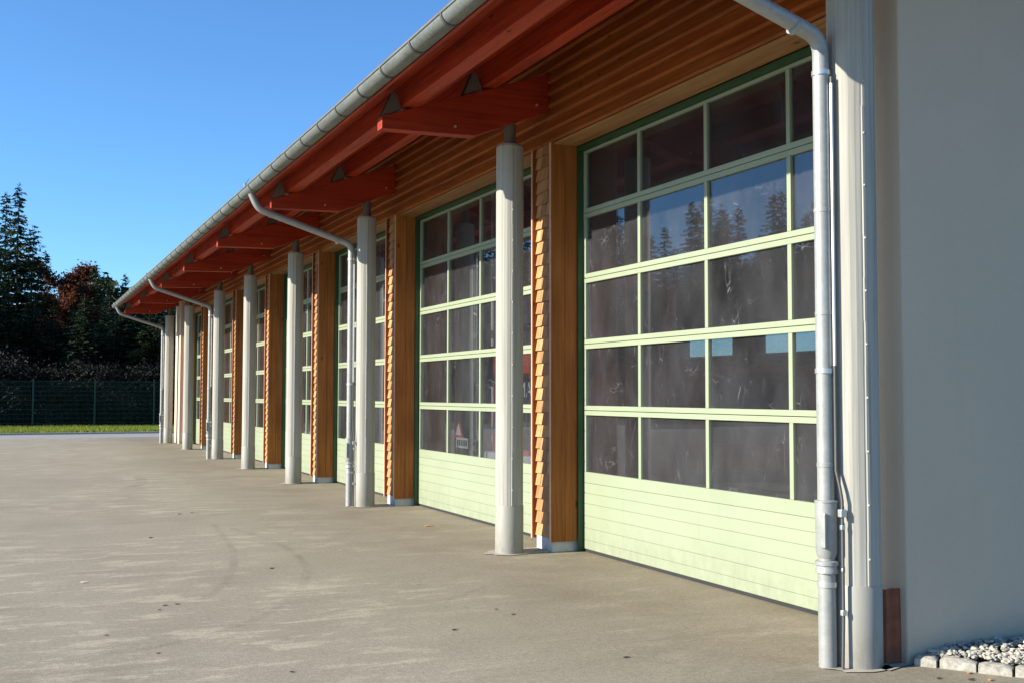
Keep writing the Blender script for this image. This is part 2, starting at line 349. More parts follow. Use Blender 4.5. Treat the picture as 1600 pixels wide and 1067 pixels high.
# soffit boards
x = -1.49; k = 0
while x < .38:
    x1 = min(x+.145, .40)
    cuts = [YN+.03] + sorted(YN + 3 + (k*2.37 % 5) + 7.5*i for i in range(5) if YN + 4 + (k*2.37 % 5) + 7.5*i < YF-2) + [YF-.03]
    for a, c in zip(cuts[:-1], cuts[1:]):
        MB().prism_y([(x+.003, zs(x)), (x1-.003, zs(x1-.006)), (x1-.003, zs(x1)+.025), (x+.003, zs(x)+.025)], a+.002, c-.002).build('soffit_board', 'red', BLD, bevel=.003)
    x = x1; k += 1
MB().box(-1.525, -1.495, YN, YF, 4.27, 4.44).build('fascia_board', 'red', BLD, bevel=.003)
for (xa, xb, za, nm) in ((-1.155, -1.015, 4.283, 'purlin'), (-.325, -.185, 4.573, 'purlin')):
    b = MB().prism_y([(xa, za), (xb, za), (xb, zs(xb)-.002), (xa, zs(xa)-.002)], YN+.05, YF-.05); b.build(nm, 'red', BLD, bevel=.006)
# bracket beams
for i, cy in enumerate(CY):
    t = lambda x: 4.18 + (x+1.36)*.354
    poly = [(-1.36, 4.05), (-.41, 4.075), (.398, 4.405), (.398, t(.398)-.012), (-1.36, t(-1.36)-.012)]
    bm = MB().prism_y(poly, cy-.07, cy+.07).build('bracket_beam', 'red_x', BLD, bevel=.005)
    for px in (-1.165, -.335):
        for sg in (-1, 1):
            MB().prism_y([(px-.19, t(px-.19)-.005), (px, t(px)-.005), (px, t(px)+.03), (px-.065, t(px)+.17), (px-.085, t(px)+.17)], cy+sg*.045-.006, cy+sg*.045+.006).build('gusset_plate', 'steel', bm)
    for bx_ in (-.62, .26):
        MB().tube([(bx_, cy-.085, t(bx_)-.30), (bx_, cy+.085, t(bx_)-.30)], .014, 8).build('bolt', 'clamp', bm)
# gutter
gc, gr, gz = -1.60, .083, 4.330
def half(r, n=14, a0=PI, a1=2*PI): return [(gc+r*math.cos(a0+(a1-a0)*i/n), gz+r*math.sin(a0+(a1-a0)*i/n)) for i in range(n+1)]
o_, i_ = half(gr), half(gr-.004)
prof = o_ + i_[::-1]
gut = MB().prism_y(prof, YN-.05, YF+.05).build('gutter', 'gutter', BLD, smooth=True)
MB().tube([(gc-gr, YN-.05, gz+.003), (gc-gr, YF+.05, gz+.003)], .011, 10).build('rolled_rim', 'gutter', gut, smooth=True)
MB().prism_y(half(gr+.004), YF+.05, YF+.056).build('end_cap', 'gutter', gut)
MB().prism_y(half(gr+.004), YN-.056, YN-.05).build('end_cap', 'gutter', gut)
pr = half(gr+.008, 14, PI-.12, 2*PI) + half(gr+.0005, 14, PI-.12, 2*PI)[::-1]
sm = MB().prism_y(pr, -.015, .015)
sme = bpy.data.meshes.new('strap'); sme.from_pydata(sm.v, [], sm.f); sme.update(); sme.polygons.foreach_set('use_smooth', [False]*len(sme.polygons))
y = YN + .3
while y < YF:
    o = bpy.data.objects.new('strap', sme)
    if not sme.materials: sme.materials.append(MT['strap'])
    COL.objects.link(o); o.location = (0, y + random.uniform(-.03, .03), 0); attach(o, gut)
    y += .715
# columns
def lathe(cx, cy, prof, n=40):
    vs = [(cx+r*math.cos(2*PI*k/n), cy+r*math.sin(2*PI*k/n), z) for r, z in prof for k in range(n)]
    fs = [(i*n+k, i*n+(k+1) % n, (i+1)*n+(k+1) % n, (i+1)*n+k) for i in range(len(prof)-1) for k in range(n)]
    fs += [tuple(range(n-1, -1, -1)), tuple(range((len(prof)-1)*n, len(prof)*n))]
    return MB().add(vs, fs)
for i, cy in enumerate(CY):
    n = 26
    c = MB(); rr = [.135 + random.uniform(-.0022, .0022) for _ in range(n)]      # lightly faceted board-cast shaft
    zz = [.44] + [.44+3.58*j/9 for j in range(1, 9)] + [4.005, 4.03]
    vs = [((rr[k] + (-.012 if z == 4.03 else 0))*math.cos(2*PI*k/n), cy+(rr[k] + (-.012 if z == 4.03 else 0))*math.sin(2*PI*k/n), z) for z in zz for k in range(n)]
    fs = [(a*n+k, a*n+(k+1) % n, (a+1)*n+(k+1) % n, (a+1)*n+k) for a in range(len(zz)-1) for k in range(n)] + [tuple(range(n-1, -1, -1)), tuple(range((len(zz)-1)*n, len(zz)*n))]
    c.add(vs, fs); co = c.build('column', 'column', BLD)
    # seam strip with rivets, turned to the yard's near end
    an = math.radians(258); dx, dy = math.cos(an), math.sin(an); tx, ty = -dy, dx
    q = MB()
    for j in range(14):
        z0, z1 = .47+.25*j, .47+.25*(j+1); wob = random.uniform(-.002, .002); wd = .012
        p = [(.134, -wd), (.1405, -wd*.6), (.1405, wd*.6), (.134, wd)]
        vs = [(r*dx+(t+wob)*tx, cy+r*dy+(t+wob)*ty, z) for z in (z0, z1) for r, t in p]
        q.add(vs, [(0, 1, 5, 4), (1, 2, 6, 5), (2, 3, 7, 6), (0, 3, 2, 1), (4, 5, 6, 7), (0, 4, 7, 3)])
    q.build('seam_strip', 'column', co)
    for j in range(11):
        z = .62+.305*j; p = Vector((.139*dx, cy+.139*dy, z))
        MB().tube([p, p+Vector((dx, dy, 0))*.006, p+Vector((dx, dy, 0))*.010], [.008, .007, .004], 8).build('rivet', 'column', co, smooth=True)
    lathe(0, cy, [(.1395, -.02), (.1395, .462), (.1365, .468)]).build('base_sleeve', 'sleeve', co, smooth=True)
    lathe(0, cy, [(.075, 4.025), (.075, 4.04), (.058, 4.04), (.058, 4.245)], 20).build('steel_stub', 'steel', co, smooth=True)
    # mortar ring and apron towards the pier
    b = MB(); nn = 28
    vs = [((.19+.05*(math.sin(k*1.9+i)>.4))*math.cos(2*PI*k/nn)*random.uniform(.93, 1.05)-.02, cy+.195*math.sin(2*PI*k/nn)*random.uniform(.93, 1.05), .006) for k in range(nn)]
    b.add(vs, [tuple(range(nn))]); b.build('mortar_ring', 'apron', yard)
    if 0 < i < 7:
        MB().box(.10, .38, cy-.12, cy+.16, -.01, .012).build('apron', 'apron', yard, bevel=.004)
# piers with shingles
shm = []
for wd in (.150, .125, .105):
    m = MB(); h_, th = .175, .009
    m.add([(0, 0, 0), (0, wd, 0), (.030, wd, h_), (.030, 0, h_), (th, 0, 0), (th, wd, 0), (.030+th*.6, wd, h_), (.030+th*.6, 0, h_)], [(0, 3, 2, 1)[::-1], (4, 7, 6, 5)[::-1], (0, 1, 5, 4)[::-1], (2, 3, 7, 6)[::-1], (1, 2, 6, 5)[::-1], (3, 0, 4, 7)[::-1]])
    me = bpy.data.meshes.new('shingle'); me.from_pydata(m.v, [], m.f); me.update(); me.materials.append(MT['shingle']); shm.append((wd, me))
for i in range(1, 8):
    cy = CY[i]; ya, yb = cy-.165, cy+.225
    if i == 7: ya, yb = 34.78, 35.13
    p = MB().box(.435, .79, ya, yb, .13, 4.06).build('pier', 'larch_v', BLD)
    MB().box(.40, .78, ya+.02, yb-.02, -.02, .13).build('plinth', 'plinth', p, bevel=.006)
    for yy in ((ya-.025, ya-.001), (yb+.001, yb+.025)):
        for xx in ((.366, .518), (.521, .655)):
            MB().box(xx[0], xx[1], yy[0], yy[1], .105, 4.065).build('side_board', 'larch_v', p, bevel=.002)
        MB().box(.358, .3655, yy[0]+.003, yy[1]+.002, .10, 4.06).build('edge_trim', 'trim', p)
    rest = MB(); row = 0; z = .135
    while z < 4.0:
        yy = ya+.001; combo = [(0, 1, 2), (1, 0, 2), (2, 1, 0), (0, 2, 1)][random.randrange(4)]
        tot = sum(shm[k][0] for k in combo); gap = (yb-ya-.002-tot)/2
        for k in combo:
            wd, me = shm[k]
            loc = (.394 + random.uniform(-.002, .002), yy, z + random.uniform(-.004, .004))
            if i <= 3 and row < 32:
                o = bpy.data.objects.new('shingle', me); COL.objects.link(o); o.location = loc; attach(o, p)
            else: rest.add([(v.co.x+loc[0], v.co.y+loc[1], v.co.z+loc[2]) for v in me.vertices], [tuple(pp.vertices) for pp in me.polygons])
            yy += wd + gap
        z += .124; row += 1
    if rest.v: tag(rest.build('shingle_cladding', 'shingle', p), kind='stuff')
# cladding boards above the gates (shiplap, each lower edge proud)
segs = [5.24] + [c+.11 for c in CY[1:7]] + [36.28]
for s in range(len(segs)-1):
    for r in range(8):
        z0 = 4.075 + r*.122; z1 = min(z0+.128, zs(.41)-.006)
        if z1-z0 < .03: continue
        MB().prism_y([(.386, z0+.022), (.391, z0+.006), (.401, z0), (.440, z0), (.440, z1), (.424, z1)], segs[s]+.0015, segs[s+1]-.0015).build('cladding_board', 'larch', BLD)
MB().box(.441, .60, 5.24, 36.28, 4.068, 5.05).build('wall', 'inner', BLD)
# gates
LO = [5.26] + [c+.25 for c in CY[1:7]]
HI = [c-.19 for c in CY[1:7]] + [34.755]
RZ = [.74, 1.395, 2.05, 2.705, 3.36, 4.015]
for d in range(7):
    a, c = LO[d]+.003, HI[d]-.003
    MB().box(.402, .655, a, c, 4.046, 4.067).build('lintel_board', 'lintel', BLD, bevel=.003)
    fr = MB(); fr.box(.655, .725, a, a+.02, 0, 4.04); fr.box(.655, .725, c-.02, c, 0, 4.04); fr.box(.66, .725, a+.02, c-.02, 3.995, 4.04)
    fr.build('gate_frame', 'dgreen', BLD, bevel=.003)
    A, Z = a+.026, c-.026
    g = MB(); g.box(.735, .775, a+.004, A-.001, .0, 3.99); g.box(.735, .775, Z+.001, c-.004, 0, 3.99); g.box(.725, .77, A, Z, .0, .028)
    go = g.build('garage_gate', 'rubber', BLD)
    hh = .047
    for k, z in enumerate(RZ):
        lo, hi = z-hh, z+hh
        if k == 0: MB().box(.715, .757, A, Z, z-.06, hi).build('rail', 'green', go, bevel=.003)
        elif k == 5: MB().box(.715, .757, A, Z, lo, 3.994).build('rail', 'green', go, bevel=.003)
        else:
            MB().box(.715, .757, A, Z, lo, z-.0025).build('rail', 'green', go, bevel=.003)
            MB().box(.715, .757, A, Z, z+.0025, hi).build('rail', 'green', go, bevel=.003)
            MB().box(.735, .750, A+.01, Z-.01, z-.003, z+.003).build('seal', 'rubber', go)
    for k in range(5):
        z0, z1 = RZ[k]+hh, RZ[k+1]-hh
        for m_ in range(5):
            ym = A + (Z-A)*m_/4; wl = .022
            y0, y1 = (ym, ym+.042) if m_ == 0 else ((ym-.042, ym) if m_ == 4 else (ym-wl, ym+wl))
            MB().box(.7165, .756, y0, y1, z0+.0005, z1-.0005).build('mullion', 'green', go, bevel=.003)
        for m_ in range(4):
            y0 = A + (Z-A)*m_/4 + (.042 if m_ == 0 else wl); y1 = A + (Z-A)*(m_+1)/4 - (.042 if m_ == 3 else wl)
            o = MB().box(-.003, .003, y0-(y0+y1)/2-.004, y1-(y0+y1)/2+.004, -(z1-z0)/2-.004, (z1-z0)/2+.004).build('glass_pane', 'glass')
            o.location = (.742, (y0+y1)/2, (z0+z1)/2); o.rotation_euler = (0, random.gauss(0, .0012), random.gauss(0, .0012)); attach(o, go)
    zz = [.03, .118, .236, .356, .475, .578, .678]
    for k in range(6):
        MB().prism_y([(.7175, zz[k]+.0015), (.7155, zz[k]+.004), (.7155, zz[k+1]-.003), (.7175, zz[k+1]-.0005), (.75, zz[k+1]-.0005), (.75, zz[k]+.0005), (.7195, zz[k]+.0005)], A, Z).build('panel_slat', 'green_panel', go)
# white end walls
def gable(y0, y1, name):
    MB().prism_y([(.268, -.05), (13.0, -.05), (13.0, rz-.354*6.4), (rx, rz), (.268, zs(.268)-.004)], y0, y1).build(name, 'white', BLD, bevel=.012)
gable(4.78, 5.235, 'end_wall'); gable(35.17, 36.3, 'end_wall')
# hall: floor, rear wall with a window band
MB().box(.74, 12.8, 5.24, 35.16, -.02, .012).build('hall_floor', 'innerfloor', BLD)
b = MB(); b.box(12.6, 12.9, 5.24, 35.16, 0, 2.55); b.box(12.6, 12.9, 5.24, 35.16, 3.10, rz-.354*6.2)
yy = 5.24
for k in range(9):
    b.box(12.6, 12.9, yy, yy+1.0, 2.55, 3.10); yy += 3.4
b.build('rear_wall', 'inner', BLD)
yy = 6.24
for k in range(8):
    wn = MB(); wn.box(12.70, 12.76, yy, yy+2.4, 2.55, 2.60); wn.box(12.70, 12.76, yy, yy+2.4, 3.05, 3.10); wn.box(12.70, 12.76, yy+1.17, yy+1.23, 2.60, 3.05)
    wo_ = wn.build('rear_window', 'whitep', BLD); MB().box(12.725, 12.731, yy, yy+2.4, 2.60, 3.05).build('glass_pane', 'clear', wo_); yy += 3.4
for c in CY[1:7]:
    MB().prism_y([(.85, zs(.85)-.28), (rx, rz-.28), (12.5, rz-.354*5.9-.28), (12.5, rz-.354*5.9+.0), (rx, rz), (.85, zs(.85))], c-.06, c+.06).build('roof_truss', 'larch', BLD)
# downpipes
def arc_path(pts, rad, n=7):
    P = [Vector(p) for p in pts]; out = [P[0]]
    for i in range(1, len(P)-1):
        a = (P[i-1]-P[i]).normalized(); c = (P[i+1]-P[i]).normalized()
        s_, e_ = P[i]+a*rad, P[i]+c*rad
        for t in np.linspace(0, 1, n).tolist(): out.append((1-t)**2*s_ + 2*t*(1-t)*P[i] + t*t*e_)
    return out + [P[-1]]
for k, (py, ci) in enumerate(((4.925, 0), (14.64, 2), (26.62, 5), (35.78, 7))):
    X = -.195; pr_ = .0475
    dp = MB().tube(arc_path([(X, py, .55), (X, py, 3.64), (-1.50, py, 4.045), (gc, py, gz-gr+.01)], .10), pr_, 20).build('downpipe', 'zinc', BLD, smooth=True)
    lathe(X, py, [(.051, -.02), (.051, .53), (.064, .535), (.064, .555), (.060, .56), (.060, .575), (.066, .58), (.066, .60), (.056, .605)], 24).build('standpipe', 'zinc', dp, smooth=True)
    lathe(X, py, [(.0495, .62), (.061, .65), (.0625, .88), (.0625, .935), (.066, .937), (.066, .945), (.0495, .95)], 24).build('cleaning_sleeve', 'zinc', dp, smooth=True)
    MB().box(X-.064, X-.046, py-.060, py-.02, .68, .88).build('hatch_cover', 'zinc', dp, bevel=.006)
    for zc in (1.15, 2.02, 2.62): lathe(X, py, [(.0478, zc-.012), (.0500, zc-.010), (.0500, zc+.010), (.0478, zc+.012)], 24).build('joint_ring', 'zinc', dp, smooth=True)
    for zc in (.47, 1.69, 3.43):
        rr_ = .0535 if zc < .6 else .0505
        cl = lathe(X, py, [(rr_-.002, zc-.014), (rr_+.003, zc-.014), (rr_+.003, zc+.014), (rr_-.002, zc+.014)], 24).build('pipe_clamp', 'clamp', dp, smooth=True)
        MB().box(X+rr_-.004, X+rr_+.026, py-.018, py+.012, zc-.016, zc+.016).build('screw_lug', 'clamp', cl, bevel=.004)
        MB().tube([(X+rr_+.02, py, zc), (-.125, CY[ci]+(py-CY[ci])*.2, zc)], .007, 8).build('fixing_rod', 'steel', cl)
    for t in (.12, .9):
        c0, c1 = Vector((X-.05, py, 3.637)), Vector((-1.45, py, 4.028)); q0 = c0.lerp(c1, t); d_ = (c1-c0).normalized()
        MB().tube([q0-d_*.012, q0+d_*.012], pr_+.0035, 20).build('joint_ring', 'zinc', dp, smooth=True)
    # lightning conductor rod beside the pipe
    lx, ly = X+.026, py-.058; l2, m2 = X+.034, py-.096
    lc = MB().tube([(lx, ly, 3.40), (lx, ly, 1.68), (lx, ly, 1.12), (l2-.003, m2+.012, 1.02), (l2, m2, .95), (l2, m2, .30), (l2-.01, m2, -.02)], .009, 8).build('lightning_conductor', 'strap', BLD, smooth=True)
    MB().tube([(lx, ly-.0, 3.36), (lx, ly, 1.72)], .0098, 8).build('bright_rod', 'clamp', lc, smooth=True)
    for zc, w_ in ((.88, .022), (.80, .014), (.56, .010), (.32, .016)):
        MB().box(l2-w_, l2+w_, m2-w_*.7, m2+w_*.7, zc-w_, zc+w_).build('test_clamp', 'clamp', lc, bevel=.004)
    # clamp on the gutter rim above the outlet
    gx_ = gc-gr
    MB().box(gx_-.015, gx_+.02, py-.02, py+.02, gz+.008, gz+.05).build('rim_clamp', 'clamp', gut, bevel=.004)
    if k == 1: MB().tube([(gx_, py, gz+.045), (gx_+.02, py-.16, gz+.085)], .004, 6).build('rim_wire', 'strap', gut)
# ------------------------------------------------------------------ things in the hall
def fire_engine(x, yc, label, letters):
    E = empty('fire_engine', (x, yc, 0)); tag(E, label, 'fire engine')
    y0, y1 = yc-1.22, yc+1.22; z0 = .52
    cabp = [(x+.06, z0), (x, z0+.35), (x+.02, 2.05), (x+.16, 3.0), (x+.30, 3.14), (x+1.30, 3.14), (x+1.35, 2.9), (x+1.35, z0)]
    cb = MB().prism_y(cabp, y0, y1).build('cab', 'engine_red', E, bevel=.05)
    MB().prism_y([(x+.018, 2.12), (x+.128, 2.86), (x+.15, 2.86), (x+.04, 2.12)], y0+.14, y1-.14).build('windscreen', 'black', cb)
    for sy in (y0-.006, y1-.006):
        MB().prism_y([(x+.32, 1.90), (x+.40, 2.75), (x+1.10, 2.75), (x+1.10, 1.90)], sy, sy+.012).build('side_window', 'black', cb)
    MB().box(x-.012, x+.03, y0+.25, y1-.25, .86, 1.76).build('grille', 'black', E, bevel=.01)
    MB().box(x-.10, x+.15, y0-.01, y1+.01, .36, .80).build('bumper', 'whitep', E, bevel=.03)
    for s in (y0+.30, y1-.30):
        MB().tube([(x-.125, s, .60), (x-.08, s, .60)], .11, 18).build('headlight', 'chrome', E)
    MB().box(x+1.50, x+6.8, y0, y1, .62, 1.92).build('body', 'engine_red', E, bevel=.04)
    for s in (y0-.008, y1-.008):
        for q in range(3): MB().box(x+1.75+q*1.7, x+3.25+q*1.7, s, s+.016, .95, 1.78).build('roller_shutter', 'chrome', E)
    MB().box(x+.4, x+6.7, y0+.35, y1-.35, .45, .75).build('chassis', 'black', E)
    for wx in (x+1.15, x+5.6):
        for wy in (y0+.02, y1-.30):
            w_ = MB().tube([(wx, wy, .5), (wx, wy+.04, .5), (wx, wy+.24, .5), (wx, wy+.28, .5)], [.44, .5, .5, .44], 24).build('wheel', 'black', E)
            MB().tube([(wx, wy-.01, .5), (wx, wy+.29, .5)], .27, 18).build('rim', 'chrome', w_)
    for s in (y0+.35, y1-.35): MB().tube([(x+.7, s, 3.12), (x+.7, s, 3.24), (x+.7, s, 3.32)], [.12, .12, .06], 14).build('beacon', 'blue', E)
    for s in (y0-.25, y1+.05): MB().box(x-.02, x+.08, s, s+.20, 1.75, 2.2).build('mirror', 'black', E, bevel=.02)
    for s in (-.3, .3): MB().tube([(x+2.9, yc+s, 2.03), (x+6.6, yc+s, 2.03)], .035, 8).build('ladder_rail', 'chrome', E)
    for q in range(10): MB().tube([(x+3.0+q*.37, yc-.3, 2.03), (x+3.0+q*.37, yc+.3, 2.03)], .02, 8).build('ladder_rung', 'chrome', E)
    for s in (-.3, .3): MB().box(x+3.0, x+3.06, yc+s-.03, yc+s+.03, 1.90, 2.02).build('ladder_support', 'chrome', E); MB().box(x+6.4, x+6.46, yc+s-.03, yc+s+.03, 1.90, 2.02).build('ladder_support', 'chrome', E)
    if letters:
        cu = bpy.data.curves.new('lettering', 'FONT'); cu.body = letters; cu.size = .27; cu.extrude = .004; cu.align_x = 'CENTER'
        to = bpy.data.objects.new('tmp', cu); COL.objects.link(to)
        me = bpy.data.meshes.new_from_object(to); bpy.data.objects.remove(to)
        o = link('lettering', me, 'whitep'); o.matrix_basis = Matrix(((0, 0, -1, x-.018), (-1, 0, 0, yc), (0, 1, 0, 1.52), (0, 0, 0, 1)))
        attach(o, E)
fire_engine(1.35, 12.06, 'red fire engine behind the second gate from the white end wall', 'MAN')
# folded warning triangle on a tripod, and hoses hanging inside the second gate
W = empty('warning_sign', (1.15, 13.9, .012)); tag(W, 'red and white warning triangle on legs behind the second gate', 'sign')
def tri(r, x0, x1, zc, yc): return MB().add([(xx, yc+r*math.sin(a), zc+r*math.cos(a)) for xx in (x0, x1) for a in (0, 2*PI/3, 4*PI/3)], [(0, 1, 2), (5, 4, 3), (0, 3, 4, 1), (1, 4, 5, 2), (2, 5, 3, 0)])
tri(.19, 1.14, 1.15, 1.05, 13.9).build('red_border', 'redp', W); tri(.115, 1.134, 1.141, 1.05, 13.9).build('white_field', 'whitep', W)
MB().box(1.13, 1.142, 13.55, 13.98, .82, .96).build('plate', 'whitep', W)
for q in range(5): MB().box(1.127, 1.131, 13.58+q*.078, 13.63+q*.078, .85, .93).build('plate_mark', 'black', W)
for s in (-.18, 0, .18): MB().tube([(1.15, 13.9, 1.0), (1.15+.12*(1 if s else -1), 13.9+s, .012)], .012, 8).build('leg', 'steel', W)
for (hy, hx) in ((13.55, 1.5), (13.1, 1.7)):
    h_ = MB().tube([(hx, hy, zs(hx)-.3), (hx+.01, hy+.02, 3.2), (hx, hy-.02, 2.0), (hx+.02, hy, .9)], .035, 10).build('exhaust_hose', 'whitep', None, smooth=True)
    tag(h_, 'pale hose hanging from the ceiling behind the second gate', 'hose', 'hoses hanging behind the second gate')
    MB().tube([(hx, hy, zs(hx)-.31), (hx, hy, zs(hx)+.02)], .015, 8).build('hanger', 'steel', h_)
# ------------------------------------------------------------------ gravel bed with granite setts by the white wall
gb = MB(); gb.add([(.30, 4.79, .035), (13, 4.79, .06), (13, 2.0, .03), (2.6, 2.0, .03), (.60, 4.36, .03), (.36, 4.70, .03)], [(0, 5, 4, 3, 2, 1)])
bed = tag(gb.build('gravel_bed', 'soil'), kind='structure')
kx0, ky0, kx1, ky1 = .315, 4.775, 2.45, 1.85
d_ = Vector((kx1-kx0, ky1-ky0, 0)); L = d_.length; d_.normalize(); nrm = Vector((-d_.y, d_.x, 0))*1.0
pos = 0
while pos < L-.2:
    ln = random.uniform(.125, .20); wd = random.uniform(.085, .11); c0 = Vector((kx0, ky0, 0)) + d_*(pos+ln/2) + nrm*(wd/2-.045+random.uniform(-.006, .006))
    vs = []; fs = []; nx, ny = 7, 5; top = random.uniform(.050, .062)
    for j in range(ny+1):
        for i2 in range(nx+1):
            u, v = i2/nx*2-1, j/ny*2-1
            ed = max(abs(u)**6, abs(v)**6)
            p = c0 + d_*(u*(ln/2-.003)*(1-.04*abs(v)**3+random.uniform(-.03, .03))) + nrm*(v*wd/2*(1-.05*abs(u)**3+random.uniform(-.04, .04)))
            vs.append((p.x, p.y, top-.014*ed+random.uniform(-.003, .003)))
    base = len(vs); rim = [i2 for i2 in range(nx+1)] + [(j+1)*(nx+1)-1 for j in range(1, ny+1)] + [ny*(nx+1)+i2 for i2 in range(nx-1, -1, -1)] + [j*(nx+1) for j in range(ny-1, 0, -1)]
    fs = [(j*(nx+1)+i2, j*(nx+1)+i2+1, (j+1)*(nx+1)+i2+1, (j+1)*(nx+1)+i2) for j in range(ny) for i2 in range(nx)]
    vs += [(c0.x+(vs[r][0]-c0.x)*1.03, c0.y+(vs[r][1]-c0.y)*1.03, -.03) for r in rim]
    fs += [(rim[k], base+k, base+(k+1) % len(rim), rim[(k+1) % len(rim)]) for k in range(len(rim))]
    MB().add(vs, fs).build('granite_sett', 'granite', bed, smooth=True)
    pos += ln + random.uniform(.004, .012)
# strip of mortar from the column foot to the setts
MB().add([(.05, 4.70, .006), (.20, 4.745, .006), (.33, 4.76, .006), (.33, 4.80, .006), (.15, 4.81, .006), (.02, 4.79, .006)], [(0, 1, 2, 3, 4, 5)]).build('mortar_strip', 'apron', yard)
gv = MB()
import bmesh
ico = bmesh.new(); bmesh.ops.create_icosphere(ico, subdivisions=1, radius=1); iv = [v.co.copy() for v in ico.verts]; ii = [tuple(v.index for v in f.verts) for f in ico.faces]; ico.free()
n_ = 0
while n_ < 7600:
    u = random.random()**1.6; x = .42 + u*4.2; y = random.uniform(2.0, 4.78)
    kd = Vector((x-kx0, y-ky0, 0)); side = kd.dot(nrm)
    if side < .055 or x-.3 > 3.6: continue
    s = random.uniform(.008, .017); R_ = Matrix.Rotation(random.uniform(0, 6.3), 3, 'Z') @ Matrix.Rotation(random.uniform(-.6, .6), 3, 'X')
    sc = Vector((s*random.uniform(.9, 1.7), s, s*random.uniform(.55, .9))); z = .04 + random.uniform(0, .028) + .025*min(1, side*3)
    gv.add([R_ @ Vector((p.x*sc.x*random.uniform(.82, 1.15), p.y*sc.y*random.uniform(.82, 1.15), p.z*sc.z)) + Vector((x, y, z)) for p in iv], ii); n_ += 1
tag(gv.build('gravel', 'gravel', None, smooth=False), 'pale rounded gravel filling the strip along the white wall', 'gravel', kind='stuff')
# clay roof tiles leaning behind the column
for q, (tx, ty, hh, lab) in enumerate(((.205, 4.85, .425, 'single brown-red ribbed clay roof tile leaning at the foot of the white corner'),)):
    b = MB(); prof = [(0, .0), (.012, .018), (.03, .022), (.045, .006), (.075, .004), (.09, .020), (.108, .020), (.12, .0)]
    vs = []
    for zz_ in (0, hh):
        ln_ = zz_*.10
        vs += [(tx+ (px*1.12-.067) + ln_*.3, ty-py-.004+ (ln_*.2), zz_) for px, py in prof] + [(tx+(px*1.12-.067)+ln_*.3, ty-py+.009+(ln_*.2), zz_) for px, py in prof[::-1]]
    nn = len(prof)*2
    b.add(vs, [tuple(range(nn-1, -1, -1)), tuple(range(nn, 2*nn))] + [(i, (i+1) % nn, (i+1) % nn+nn, i+nn) for i in range(nn)])
    tag(b.build('clay_roof_tile', 'tile'), lab, 'roof tile')
# ------------------------------------------------------------------ litter on the asphalt
leafm = {}
def leaf(px, py, size, mat, label, grp=None):
    p = ground_px(px, py); b = MB(); n = 9; vs = []
    for k in range(n):
        a = 2*PI*k/n; r = size*(1 + .25*math.cos(3*a) + random.uniform(-.2, .2)); vs.append((p.x+r*math.cos(a)*1.4, p.y+r*math.sin(a)*.7, .005+random.uniform(0, size*.25)))
    vs.append((p.x, p.y, .006+size*.3)); b.add(vs, [(k, (k+1) % n, n) for k in range(n)])
    o = b.build('fallen_leaf' if mat != 'paper' else 'paper_scrap', mat); so_ = o.modifiers.new('thick', 'SOLIDIFY'); so_.thickness = .002
    tag(o, label, 'leaf' if mat != 'paper' else 'paper', grp)
leaf(669, 822, .035, 'leaf_o', 'single orange leaf on the asphalt before the second gate')
leaf(131, 910, .022, 'paper', 'tiny white paper scrap on the open asphalt')
for q in ((1515, 1052), (1548, 1063)): leaf(*q, .013, 'leaf_o', 'orange leaf crumb on the asphalt beside the granite setts', 'orange leaf crumbs by the setts')
for q in ((166, 993), (247, 1021), (258, 946), (249, 953), (277, 944), (456, 1050), (978, 1027), (802, 960), (775, 952), (280, 803), (300, 801), (235, 840), (425, 888), (710, 984), (1467, 1060), (1518, 1062)):
    leaf(*q, random.uniform(.008, .015) if q[1] > 900 else .018, 'leaf_d', 'small dark dry leaf lying flat on the open asphalt', 'dark leaves on the asphalt')
# ------------------------------------------------------------------ mesh fence
FEN = empty('mesh_fence', (-2, 51.3, 0)); tag(FEN, 'tall green wire mesh fence along the grass verge before the forest', 'fence')
FY, FH = 51.3, 2.15
x = -41.35; k = 0
panel_me = None
while x < 16:
    MB().box(x-.035, x+.035, FY-.03, FY+.03, -.05, FH+.06).build('post', 'fence', FEN)
    if panel_me is None:
        b = MB()
        for z in np.arange(.08, FH+.001, .2): b.box(.04, 2.47, -.012, -.004, z-.006, z+.006); b.box(.04, 2.47, .004, .012, z-.006, z+.006)
        for xx in np.arange(.06, 2.46, .05): b.box(xx-.0035, xx+.0035, -.003, .003, .06, FH)
        panel_me = bpy.data.meshes.new('wire_panel'); panel_me.from_pydata(b.v, [], b.f); panel_me.update(); panel_me.materials.append(MT['fence'])
    o = bpy.data.objects.new('wire_panel', panel_me); COL.objects.link(o); o.location = (x, FY, 0); attach(o, FEN)
    x += 2.51; k += 1
# ------------------------------------------------------------------ grass
def blades(n, x0, x1, y0, y1, z, h0, h1, wd):
    cx = rng.uniform(x0, x1, n); cy = rng.uniform(y0, y1, n); h = rng.uniform(h0, h1, n); a = rng.uniform(0, 6.28, n); lx = rng.normal(0, .35, n)*h; ly = rng.normal(0, .35, n)*h
    V = np.zeros((n*3, 3)); V[0::3] = np.c_[cx-np.cos(a)*wd, cy-np.sin(a)*wd, np.full(n, z)]; V[1::3] = np.c_[cx+np.cos(a)*wd, cy+np.sin(a)*wd, np.full(n, z)]; V[2::3] = np.c_[cx+lx, cy+ly, z+h]
    return V, np.arange(n*3).reshape(n, 3)
def np_mesh(name, V, Fc):
    me = bpy.data.meshes.new(name); me.vertices.add(len(V)); me.vertices.foreach_set('co', V.astype(np.float32).ravel())
    k = Fc.shape[1]; me.loops.add(Fc.size); me.loops.foreach_set('vertex_index', Fc.astype(np.int32).ravel()); me.polygons.add(len(Fc)); me.polygons.foreach_set('loop_start', np.arange(0, Fc.size, k, dtype=np.int32))
    me.update(calc_edges=True); me.validate(); return me
V, Fc = blades(60000, -14, 9, 45.2, 52.3, .05, .06, .17, .016)
